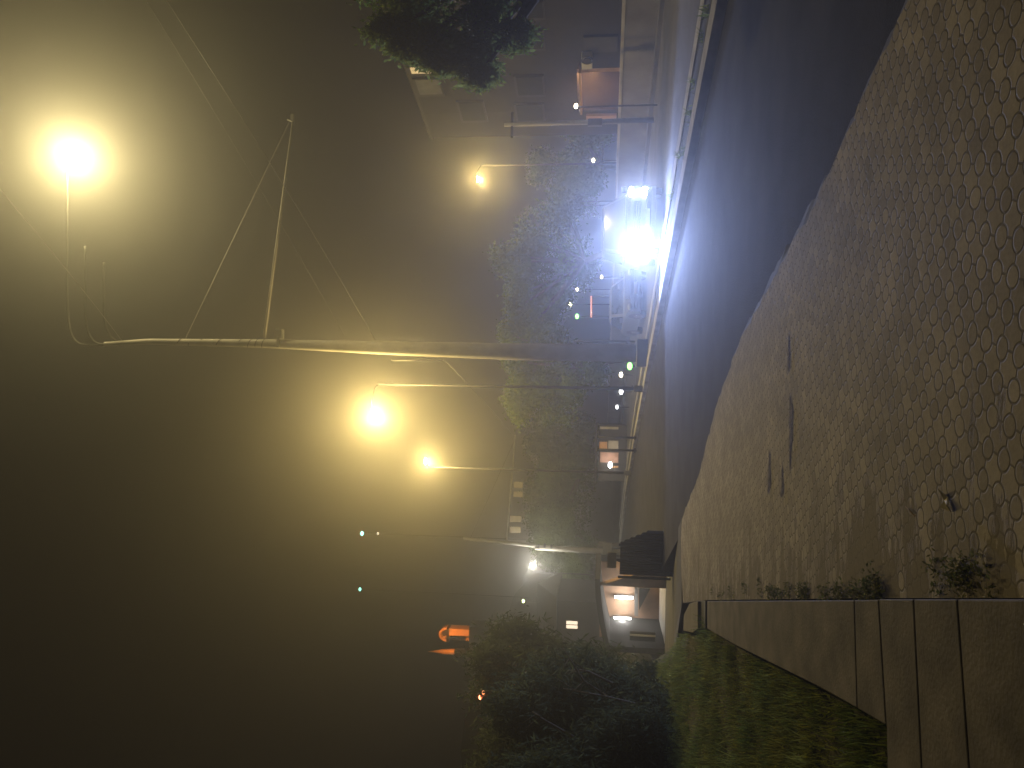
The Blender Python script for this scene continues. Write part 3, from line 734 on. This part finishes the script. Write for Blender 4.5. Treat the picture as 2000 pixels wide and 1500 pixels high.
for (x0, x1, y0) in ((1201, 1236, 1166), (1199, 1232, 1207)):
    a, b = at(x0, y0, bkd - .25), at(x1, y0 + 2, bkd - .25)
    f_ = MB().box((a + b) / 2 + Vector((0, .1, 0)), (.16, .1, (a - b).length + .1)).build('light_fitting', M_['galv'], pv)
    MB().tube([a, b], .065, 10).build('tube', M_['tube'], f_, smooth=True)
    point('tube_light', (a + b) / 2 - Vector((0, .4, 0)), (1, .97, .9), 45, .15, pv)
a, b = at(1230, 1250, pd - .05), at(1280, 1236, pd - .05)
w_ = MB().box((a + b) / 2, (abs(a.x - b.x), .1, abs(a.z - b.z))).build('window', M_['glass'], pv)
MB().box((a + b) / 2 + Vector((.06, -.07, 0)), (.07, .05, abs(a.z - b.z))).build('frame', M_['palewall'], w_)

# dark corrugated fence
fl = Vector((fence_left.x, fence_left.y, -.15)); fr = Vector((fence_right.x, fence_right.y, -.15))
zt_f = at(1212, 1060, 21).z
fe = thing('sheet_fence', 'dark corrugated sheet fence closing the end of the pavement', 'fence', fl)
g = MB(); n = 72; vs = []
dirf = (fr - fl); nf = Vector((dirf.y, -dirf.x, 0)).normalized()
for i in range(n + 1):
    t_ = i / n; p = fl + dirf * t_ + nf * (.025 * (1 if (i // 2) % 2 else -1)); 
    t_ *= .63; p = fl + dirf * t_ + nf * (.025 * (1 if (i // 2) % 2 else -1)); zz = zt_f if t_ < .46 else zt_f - (t_ - .46) * 4.2
    vs += [(p.x, p.y, -.5), (p.x, p.y, zz), (p.x - nf.x * .01, p.y - nf.y * .01, zz), (p.x - nf.x * .01, p.y - nf.y * .01, -.5)]
fs = []
for i in range(n):
    a = 4 * i; fs += [(a, a + 4, a + 5, a + 1), (a + 1, a + 5, a + 6, a + 2), (a + 2, a + 6, a + 7, a + 3)]
g.add(vs, fs); g.build('sheet', M_['fence'], fe)
for t_ in (0, .23, .45):
    p = fl + dirf * t_ + nf * .08; MB().tube([(p.x, p.y, -.4), (p.x, p.y, zt_f + .05)], .035, 8).build('post', M_['darksteel'], fe)
pl = at(1196, 1095, 20.6)
o = thing('sign_plate', 'blank pale plate standing on the dark corrugated fence', 'plate', pl)
front(1186, 1204, 1079, 1109, 20.9, .04, 'plate', M_['signboard'], o); front(1203, 1225, 1092, 1096, 20.91, .04, 'bracket', M_['darksteel'], o)

# ------------------------------------------------------------------ hill and the orange lit monument
V = []; Fc = []; NX, NY = 40, 30
for j in range(NY):
    for i in range(NX):
        x = -120 + 118 * i / (NX - 1); y = 46 + 110 * j / (NY - 1)
        k = max(0, min(1, (-x - 12 - .05 * y) / 16)); k = k * k * (3 - 2 * k); q = max(0, min(1, (y - 48) / 28)); q = q * q * (3 - 2 * q)
        V.append((x, y, -1.7 + 16.2 * k * q + 1.0 * math.sin(x * .31) * math.cos(y * .27) * k * q))
for j in range(NY - 1):
    for i in range(NX - 1): Fc.append((j * NX + i, j * NX + i + 1, (j + 1) * NX + i + 1, (j + 1) * NX + i))
struct(MB().add(V, Fc).build('hill', M_['hill'], smooth=True))
hb = BVHTree.FromPolygons([Vector(v) for v in V], Fc)
def hill_z(x, y):
    h = hb.ray_cast(Vector((x, y, 60)), Vector((0, 0, -1))); return h[0].z if h[0] else -1.7
md = 78.0
mc = at(917, 1241, md); hz_ = hill_z(mc.x, mc.y)
mo = thing('monument', 'orange floodlit arched monument glowing on the dark hill at far left', 'monument', Vector((mc.x, mc.y + .8, hz_)))
def flood(p, t, w, parent):
    l = bpy.data.lights.new('floodlight', 'SPOT'); l.energy = w; l.color = (1, .36, .06); l.shadow_soft_size = .1; l.spot_size = R(75); l.spot_blend = .4
    o = bpy.data.objects.new('floodlight', l); COL.objects.link(o); o.location = Vector(p) - parent_origin(parent); o.parent = parent
    o.rotation_euler = (Vector(t) - Vector(p)).to_track_quat('-Z', 'Y').to_euler()
sc_ = md / 1500
px = lambda x, y, d=md: at(x, y, d)
a = px(917, 1256); b = px(877, 1227)
W_ = b.x - a.x; Hh = b.z - a.z; bx0 = a.x; bz0 = a.z
MB().box((bx0 + W_ / 2, md + .8, (hz_ - 1 + bz0) / 2), (W_ + .8, 2.4, bz0 - hz_ + 1)).build('plinth', M_['hill'], mo)
MB().box((bx0 + W_ * .74, md + .6, bz0 + Hh / 2), (W_ * .48, 1.4, Hh)).build('tower_wall', M_['orangewall'], mo)
MB().tube([(bx0 + W_ * .46, md + .2, bz0 + Hh * .98), (bx0 + W_ * .04, md + .2, bz0 + Hh * 1.06)], .07, 8).build('brace', M_['orangewall'], mo)
MB().tube([(bx0 + W_ * .08, md + .6, bz0), (bx0 + W_ * .08, md + .6, bz0 + Hh)], .10, 10).build('column', M_['stucco'], mo)
MB().box((bx0 + W_ / 2, md + .6, bz0 + Hh * 1.05), (W_ * .96, 1.5, Hh * .12)).build('cornice', M_['stucco'], mo)
n = 18; ro, ri, hh = W_ * .52, W_ * .36, Hh * .40
prof = [(ro * math.cos(math.pi * k / n), hh * math.sin(math.pi * k / n)) for k in range(n + 1)] + [(ri * math.cos(math.pi * k / n), hh * .70 * math.sin(math.pi * k / n)) for k in range(n, -1, -1)]
MB().extrude(prof, Vector((bx0 + W_ / 2, md + .1, bz0 + Hh * 1.11)), X_, Z_, Y_, 0, 1.0).build('arch', M_['orangewall'], mo)
MB().extrude([(ri * .98 * math.cos(math.pi * k / n), hh * .685 * math.sin(math.pi * k / n)) for k in range(n + 1)], Vector((bx0 + W_ / 2, md + .5, bz0 + Hh * 1.112)), X_, Z_, Y_, 0, .5).build('arch_infill', M_['bark'], mo)
MB().tube([(bx0 + W_ * .3, md + .3, bz0 + Hh * 1.13), (bx0 + W_ * .22, md + .3, bz0 + Hh * 1.32)], .12, 8).build('strut', M_['orangewall'], mo)
MB().box((bx0 + W_ * .12, md + .5, bz0 + Hh * .1), (W_ * .25, .5, Hh * .2), .5).build('step', M_['orangewall'], mo)
flood((bx0 + W_ * 1.6, md - 2.6, bz0 + Hh * .9), (bx0 + W_ * .5, md + .6, bz0 + Hh * .7), 700, mo)
sb = px(888, 1273, md + 1); hz2 = hill_z(sb.x, sb.y)
spi = thing('spire', 'slim orange lit spire to the left of the arched monument', 'spire', Vector((sb.x, sb.y, hz2)))
MB().tube([(sb.x, sb.y, hz2 - .5), (sb.x, sb.y, sb.z)], .4, 8).build('base', M_['hill'], spi)
MB().tube([(sb.x, sb.y, sb.z), px(868, 1273, md + 1), px(836, 1272, md + 1)], [.30, .27, .03], 10).build('shaft', M_['orangewall'], spi)
flood(px(884, 1271, md - .9), px(862, 1273, md + 1), 130, spi)

# far small lamps, each on its own thin post
def far_lamp(x, y, d, col, s, label, r=.13, base=None, grp='tiny far lights'):
    p = at(x, y, d); bz = base if base is not None else (max(hill_z(p.x, p.y), -1.7) if p.x < -2 else -.2)
    t = thing('far_lamp', label, 'lamp', Vector((p.x, p.y, bz)), grp)
    MB().tube([(p.x, p.y + .1, bz - .1), (p.x, p.y + .1, p.z)], .03, 6).build('post', M_['darksteel'], t)
    key = 'fl%.2f%.2f%.2f%.0f' % (*col, s)
    if key not in M_: M_[key] = glow('far_lamp_glow', col, s)
    MB().ball(p, r, 10, 7, (1.5, 1, 1)).build('globe', M_[key], t, smooth=True)
    MB().box(p + Vector((0, .1, r + .03)), (r * 2.4, .12, .05)).build('hood', M_['darksteel'], t)
    return t
WARM, WHITE, TEAL, RED, GREEN, AMB = (1, .85, .6), (1, 1, 1), (.25, .9, .65), (1, .2, .08), (.2, 1, .15), (1, .6, .2)
far_lamp(707, 1042, 84, TEAL, 5, 'teal pinpoint light high in the left sky, the lower right of the high pair', .17)
far_lamp(738, 1042, 84, WARM, 1.2, 'faint warm pinpoint light just below the teal one', .12)
far_lamp(703, 1151, 84, TEAL, 3, 'pale teal pinpoint light high at far left, apart from the teal pair', .14)
far_lamp(1022, 1174, 66, (.85, 1, .4), 6, 'yellow green point of light low among the left shrubs', .11)
far_lamp(938, 1362, 21, RED, 8, 'red point of light on a thin post among the far left shrubs', .045, -.1)
far_lamp(944, 1353, 21, (1, .3, .1), 1.2, 'dim red point right beside the brighter red light', .04, -.1)
far_lamp(1125, 207, 26.4, WARM, 20, 'white bulb lamp near the ochre shop bay', .06)
far_lamp(1159, 313, 42, WARM, 14, 'white lamp alone to the left of the utility pole', .08)
far_lamp(1095, 401, 50, WARM, 12, 'warm lamp above the grey car, the higher of two', .08)
far_lamp(1119, 393, 50, WARM, 7, 'warm lamp above the grey car, the lower of two', .07)
far_lamp(1114, 594, 50, (1, .95, .5), 16, 'yellow lamp above the green one, right of the tall mast', .09)
far_lamp(1127, 565, 50, WARM, 10, 'warm lamp above the silver car', .09)
far_lamp(1127, 618, 50, GREEN, 6, 'small green signal light right of the tall mast', .11)
far_lamp(1230, 715, 30, GREEN, 4, 'bright green light low down just left of the tall mast', .10)
far_lamp(1213, 732, 44, WARM, 14, 'warm low lamp beside the bright green light', .10)
far_lamp(1213, 765, 46, WHITE, 14, 'white low lamp behind the short dark post', .11)
far_lamp(1205, 795, 50, WHITE, 5, 'dim white low lamp between the post and the kiosk', .09)
far_lamp(1192, 908, 53, WHITE, 16, 'bright white bulb hanging at the kiosk counter', .14)
far_lamp(1198, 405, 30, WHITE, 8, 'glowing bead standing in for a white reflection at the grey car roof', .035)  # no lamp here: added glowing bead for reflections in the car
far_lamp(1175, 541, 33, WARM, 8, 'glowing bead standing in for a pale glint at the silver car roof', .05)  # added bead, its glow stands in for a glint on the roof
# red light strip
a, b = at(1155, 578, 50), at(1155, 620, 50)
t = thing('red_light_strip', 'thin row of red lights above the silver car', 'light strip', Vector((a.x, a.y, -.2)))
MB().tube([a, b], .045, 8).build('strip', glow('red_strip', RED, .9), t)
for p in (a, b): MB().tube([(p.x, p.y + .08, -.2), (p.x, p.y + .08, p.z + .05)], .04, 6).build('post', M_['darksteel'], t)
# far house behind the shrubs with a pair of lit windows
hc = at(1150, 1222, 52)
hs = thing('far_house', 'dark house behind the left shrubs with a pair of small lit windows', 'house', Vector((hc.x, 54, -1.7)))
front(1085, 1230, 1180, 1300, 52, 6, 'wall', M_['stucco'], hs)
ra, rb2 = at(1085, 1300, 51.6), at(1085, 1180, 51.6)
MB().add([(ra.x - .5, 51.4, ra.z), (rb2.x + .5, 51.4, ra.z), (rb2.x + .5, 58.6, ra.z), (ra.x - .5, 58.6, ra.z), (ra.x - .5, 55, ra.z + 1.6), (rb2.x + .5, 55, ra.z + 1.6)], [(0, 1, 5, 4), (2, 3, 4, 5), (0, 4, 3), (1, 2, 5), (0, 3, 2, 1)]).build('roof', M_['greystucco'], hs)
for (y0, y1) in ((1214, 1219), (1222, 1227)):
    w_ = front(1104, 1130, y0 - 1.5, y1 + 1.5, 51.9, .08, 'window', M_['frame'], hs)
    front(1106, 1128, y0, y1, 51.85, .04, 'pane', glow('warm_window', (1, .8, .6), 1.1), w_)

# ------------------------------------------------------------------ vegetation
def tree(name, label, cat, base, crowns, trunk_r, leaf, nclump, per, spread, m, group, bark='bark', droop=.4, seed=1, sq=(1, 1, 1), aspect=.42):
    """crowns: list of (centre, (rx,ry,rz))"""
    rs = random.Random(seed)
    t = thing(name, label, cat, base, group)
    C = []; tr = MB()
    c0 = sum((Vector(c) for c, _ in crowns), Vector()) / len(crowns)
    fork = Vector(base).lerp(Vector((c0.x, c0.y, c0.z)), .55)
    tr.tube([Vector(base) - Vector((0, 0, .1)), Vector(base).lerp(fork, .5) + Vector((rs.uniform(-.1, .1), rs.uniform(-.1, .1), 0)), fork], [trunk_r * 1.25, trunk_r, trunk_r * .75], 9)
    for c, rr in crowns:
        c = Vector(c); tr.tube([fork, fork.lerp(c, .6) + Vector((0, 0, -.1)), c], [trunk_r * .6, trunk_r * .4, trunk_r * .15], 7)
        for k in range(int(nclump / len(crowns))):
            u = Vector((rs.gauss(0, 1), rs.gauss(0, 1), rs.gauss(0, 1))).normalized() * (rs.random() ** .45) * rs.uniform(.8, 1.12)
            p = c + Vector((u.x * rr[0], u.y * rr[1], u.z * rr[2])); C.append(p)
            if k % 6 == 0: tr.tube([c.lerp(p, .05), c.lerp(p, .55) + Vector((0, 0, .05)), p], [trunk_r * .18, trunk_r * .12, trunk_r * .04], 5)
    tr.build('trunk', M_[bark], t, smooth=True)
    quads_np('crown', leaves(np.array([tuple(p) for p in C]), per, spread, leaf, droop, aspect, sq), m, t)
    return t
# feathery tree hanging in from the right
tb = Vector((9.9, 13.2, -.1))
c1 = at(860, -70, 12.6); c2_ = at(800, 30, 12.8); c3 = at(950, 40, 12.4)
tree('feathery_tree', 'feathery green tree hanging in from the top right', 'tree', tb, [(c1, (1.2, 1.2, 1.5)), (c2_, (.55, .7, .5)), (c3, (.55, .7, .45)), (at(930, 110, 12.5), (.28, .4, .22)), (at(850, 80, 12.5), (.45, .5, .5)), (at(760, 60, 12.4), (.14, .3, .3)), (at(935, 150, 12.3), (.09, .2, .12)), (at(800, 95, 12.4), (.14, .3, .22)), (at(1000, 70, 12.4), (.14, .3, .25)), (at(870, 125, 12.4), (.12, .2, .2))], .16, .05, 560, 46, .10, M_['fine'], 'trees', droop=1.2, seed=3, sq=(.7, .7, 1.3))
GT = 'trees beyond the road'
def mid_tree(label, d, px_list, leaf, n, seed, per=120, m=None):
    cs = []
    for x, y, rpx in px_list:
        r_ = rpx * d / 1500; c_ = at(x, y, d + random.uniform(-1, 1)); cs.append((c_, (r_ * .8, r_ * .8, r_ * .7)))
        for q in range(4):
            u = Vector((random.gauss(0, 1), random.gauss(0, 1), random.gauss(0, .8) + .35)).normalized() * r_ * random.uniform(.75, 1.1); k_ = r_ * random.uniform(.22, .42)
            cs.append((c_ + u, (k_, k_, k_ * .8)))
    b = Vector((cs[0][0].x, cs[0][0].y, -.3))
    return tree('leafy_tree', label, 'tree', b, cs, .2, leaf, n, per, .24 * d / 45, m or M_['tree'], GT, seed=seed)
mid_tree('broad hazy tree behind the headlights, right of the tall mast', 42, [(1060, 470, 90), (1060, 560, 85), (1045, 620, 65), (1110, 520, 80)], .115, 620, 5, 70)
mid_tree('yellow lit leafy tree directly behind and left of the tall mast', 38, [(1045, 690, 75), (1040, 750, 62), (1085, 790, 55), (1110, 720, 70)], .10, 640, 6, 70)
mid_tree('dark bushy tree above the kiosk under the distant sign boards', 68, [(1110, 850, 72), (1095, 930, 78), (1105, 1000, 75), (1140, 900, 60)], .14, 640, 7, 75)
mid_tree('tall dim tree behind the distant span mast, over the underpass', 66, [(1090, 1060, 60), (1120, 1120, 55), (1080, 1010, 50)], .15, 420, 8, 75)
mid_tree('low dark tree on the right behind the utility pole', 52, [(1105, 330, 60), (1140, 280, 40), (1130, 390, 50)], .13, 380, 9, 75)
# shrubs on the left
GS = 'dark shrubs on the left'
def shrub(label, d, px_list, leaf, n, per, seed, spread=.2, droop=-.6):
    leaf *= 1.6
    cs = []
    for x, y, rpx in px_list:
        r_ = rpx * d / 1500; c_ = at(x, y, d + random.uniform(-.5, .5)); cs.append((c_, (r_ * .85, r_ * .85, r_ * .75)))
        for q in range(4):
            u = Vector((random.gauss(0, 1), random.gauss(0, 1), abs(random.gauss(0, 1)) + .2)).normalized() * r_ * random.uniform(.8, 1.15); k_ = r_ * random.uniform(.15, .32)
            cs.append((c_ + u, (k_, k_, k_ * 1.3)))
    b = Vector((cs[0][0].x, cs[0][0].y, -.2))
    return tree('shrub', label, 'shrub', b, cs, .06, leaf, n, per, spread, M_['shrub'], GS, 'palebark', droop=-1.1, seed=seed, sq=(.75, .75, 1.25), aspect=.2)
shrub('rounded dark shrub nearest the underpass entrance', 17, [(1245, 1385, 66), (1200, 1360, 56), (1285, 1335, 26)], .055, 420, 80, 21)
shrub('large dark shrub with pale bare branches in the middle of the left bank', 15, [(1210, 1420, 110), (1130, 1380, 95), (1280, 1430, 60)], .055, 520, 80, 22)
shrub('tall spiky dark shrub behind the pair of lit windows', 24, [(1110, 1325, 68), (1050, 1290, 62), (1165, 1300, 40), (1000, 1310, 55)], .08, 480, 70, 23, .28)
shrub('dark shrub filling the bottom left corner beside the grass', 13, [(1260, 1520, 100), (1180, 1560, 120), (1100, 1520, 90)], .05, 520, 80, 24)
shrub('tall black shrub behind the two red point lights', 27, [(1050, 1400, 72), (1085, 1460, 85), (1040, 1490, 66), (1050, 1345, 48)], .09, 480, 70, 25, .3)
# bare branches
for (ln, lab) in (([(1200, 1370, 14), (1140, 1330, 13.8), (1098, 1262, 13.6)], 'long pale bare branch leaning out of the large shrub'), ([(1195, 1335, 14.2), (1150, 1312, 14), (1130, 1308, 14)], 'short thick pale branch below the long bare one'), ([(1240, 1375, 14), (1180, 1360, 13.8), (1100, 1345, 13.6)], 'reddish bare branch lying low in the large shrub'), ([(1120, 1440, 13), (1060, 1405, 13), (1040, 1390, 13)], 'thin bare branch at the upper left of the shrubs')):
    pts = [at(*q) for q in ln]; g = MB(); g.tube(pts, [.028, .02, .008], 7)
    for q in range(3): 
        s0 = pts[1].lerp(pts[2], q / 3); g.tube([s0, s0 + Vector((random.uniform(-.3, .3), random.uniform(-.2, .2), random.uniform(.1, .4)))], [.009, .003], 5)
    tag(g.build('bare_branch', M_['palebark'], smooth=True), lab, 'branch', 'bare branches in the shrubs')

# ------------------------------------------------------------------ haze, sky, render
hm = bpy.data.materials.new('night_haze'); hm.use_nodes = True; nt = hm.node_tree
nt.nodes.remove(nt.nodes['Principled BSDF'])
pvn = nt.nodes.new('ShaderNodeVolumePrincipled'); pvn.inputs['Color'].default_value = (.9, .9, .9, 1); pvn.inputs['Density'].default_value = .0068; pvn.inputs['Anisotropy'].default_value = .85
nt.links.new(pvn.outputs[0], nt.nodes['Material Output'].inputs['Volume'])
try: hm.cycles.volume_sampling = 'EQUIANGULAR'
except Exception: pass
try: hm.cycles.homogeneous_volume = True
except Exception: pass
hz_o = MB().box((0, 75, 12.5), (400, 250, 31)).build('haze', hm); struct(hz_o, 'stuff')

wd = bpy.data.worlds.new("World"); scene.world = wd; wd.use_nodes = True
bg = wd.node_tree.nodes['Background']; bg.inputs['Color'].default_value = (.0035, .0027, .002, 1); bg.inputs['Strength'].default_value = 1.0

scene.render.engine = 'CYCLES'
cy_ = scene.cycles
cy_.use_denoising = True
try: cy_.denoiser = 'OPENIMAGEDENOISE'
except Exception: pass
cy_.max_bounces = 4; cy_.diffuse_bounces = 2; cy_.glossy_bounces = 2; cy_.transmission_bounces = 2; cy_.volume_bounces = 0
cy_.sample_clamp_indirect = 2.0; cy_.caustics_reflective = False; cy_.caustics_refractive = False
cy_.use_adaptive_sampling = True; cy_.adaptive_threshold = .01
scene.view_settings.view_transform = 'Standard'; scene.view_settings.look = 'None'
scene.view_settings.exposure = .42; scene.view_settings.gamma = 1
